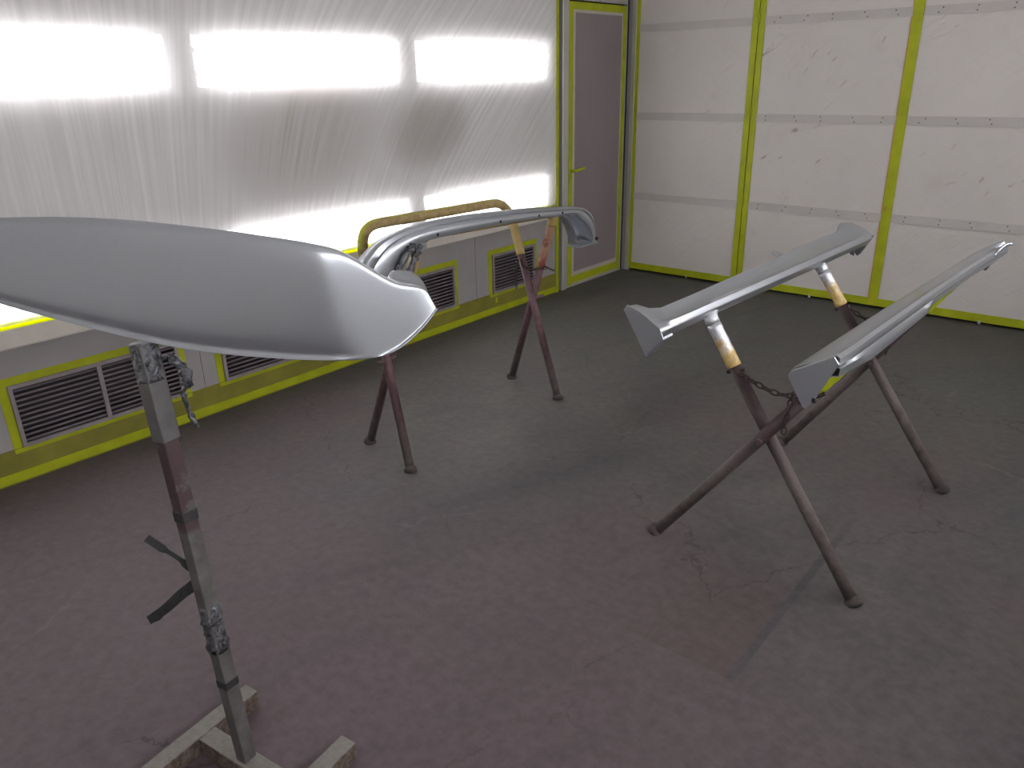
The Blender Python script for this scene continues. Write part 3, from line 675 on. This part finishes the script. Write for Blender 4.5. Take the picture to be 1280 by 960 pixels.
strip([A((240, 711)), A((222, 697)), A((204, 686)), A((183, 672))], lambda q: .009 if (q < .25 or q > .6) else .005, .0025, 'bracket_arm', (.5, -.6, .4))
strip([A((243, 731)), A((228, 742)), A((208, 760)), A((187, 775))], lambda q: .013-.003*q, .004, 'bracket_arm', (.5, -.6, .4))
strip([A((204, 766)), A((199, 773)), A((190, 776))], .004, .003, 'bracket_arm', (.5, -.6, .4))
MB().ring(A((262, 720)), (1, 0, 0), (0, 0, 1), .006, .008, .002, 12, 6).build('ring', 'bracket_dark', st, True)
MB().ring(A((224, 742)), (.7, 0, .7), (-.5, .4, .5), .008, .006, .0018, 12, 6).build('ring', 'bracket_dark', st, True)

# ------------------------------------------------------------------ big curved silver panel on the post
PN = Vector((.62, -.78, 0)).normalized(); PC = Vector((1.985, -4.955, 1.1))
# per column: top pixel, bottom pixel, depth of top / face / bottom (metres towards the viewer's side, along the panel's normal)
# (top and bottom edges roll back by a centimetre or so)
COLS = [((-260, 318), (-262, 326), -.24, -.235, -.24), ((-200, 296), (-205, 332), -.135, -.125, -.135), ((-130, 282), (-132, 344), -.062, -.05, -.065), ((-60, 275), (-60, 362), -.026, -.012, -.03),
        ((0, 272), (0, 380), -.016, .0, -.02), ((60, 270.5), (60, 397), -.012, .006, -.014), ((120, 272), (120, 412), -.008, .010, -.010), ((180, 276), (180, 427), -.006, .012, -.008), ((240, 283), (240, 438.5), -.006, .012, -.008),
        ((300, 290), (300, 445), -.006, .012, -.007), ((350, 297.5), (355, 449), -.008, .011, -.008), ((385, 303), (405, 451), -.010, .009, -.009), ((405, 307), (434, 450.8), -.016, .004, -.010), ((420, 311), (452, 450), -.022, -.006, -.016), ((438, 319), (468, 447.5), -.034, -.019, -.021),
        ((456, 330), (482, 444), -.050, -.032, -.026), ((474, 341.5), (496, 437), -.065, -.045, -.034), ((490, 350.5), (508, 428), -.081, -.058, -.043), ((504, 354.5), (521, 416), -.093, -.070, -.055), ((517, 356), (533, 403.5), -.102, -.081, -.067), ((528, 359), (541, 392), -.108, -.091, -.081), ((534, 364), (545.5, 385), -.111, -.101, -.095)]
PROF = [(0, 0.0), (.006, .10), (.018, .36), (.04, .60), (.09, .80), (.2, .94), (.35, 1.0), (.5, 1.02), (.68, 1.0), (.82, .93), (.89, .80), (.93, .66), (.955, .60), (.975, .70), (.99, .86), (1.0, .90)]
PROF_END = [0, .45, .78, .93, 1.0, 1.0, 1.0, 1.0, 1.0, 1.0, 1.0, 1.0, .99, .95, .82, .6]       # flatter section, tight edges at the wheel-arch end
rows = []
for (tp, bp, dt, dm_, db) in COLS:
    r = []; ke = max(0, min(1, (tp[0]-385)/50))
    for (v, wgt), w2 in zip(PROF, PROF_END):
        wgt = wgt*(1-ke)+w2*ke
        px = (tp[0]+(bp[0]-tp[0])*v, tp[1]+(bp[1]-tp[1])*v)
        e = dt*(1-v)+db*v; dd = e+(dm_-e)*wgt
        r.append(on_plane(px, PC+PN*dd, PN))
    rows.append(r)
pn = thing('curved_bumper', (1.985, -4.955, 1.09), 'large curved silver bumper panel balanced on top of the post stand', 'car bumper')
bd = MB().grid(rows).build('panel_body', 'silver_paint', pn, True, sub=2, solid=.003)
# rolled cup at the wheel-arch end, behind the top edge
cup = []
for (a, b, c_) in (((478, 343.5), (488, 338), -.058), ((492, 351), (502, 337.5), -.073), ((506, 354.5), (514, 338.5), -.086), ((518, 355.5), (522, 344), -.097), ((528, 358.5), (529, 352), -.105), ((534, 364), (534, 361), -.110)):
    q0 = on_plane(a, PC+PN*c_, PN); q2 = on_plane(b, PC+PN*(c_-.10), PN); q1 = (q0+q2)/2 + Vector((0, 0, -.012))
    cup.append([q0, q0*.5+q1*.5+Vector((0, 0, -.004)), q1, q1*.5+q2*.5, q2])
MB().grid(cup).build('arch_flange', 'silver_paint', pn, True, sub=1, solid=.003)
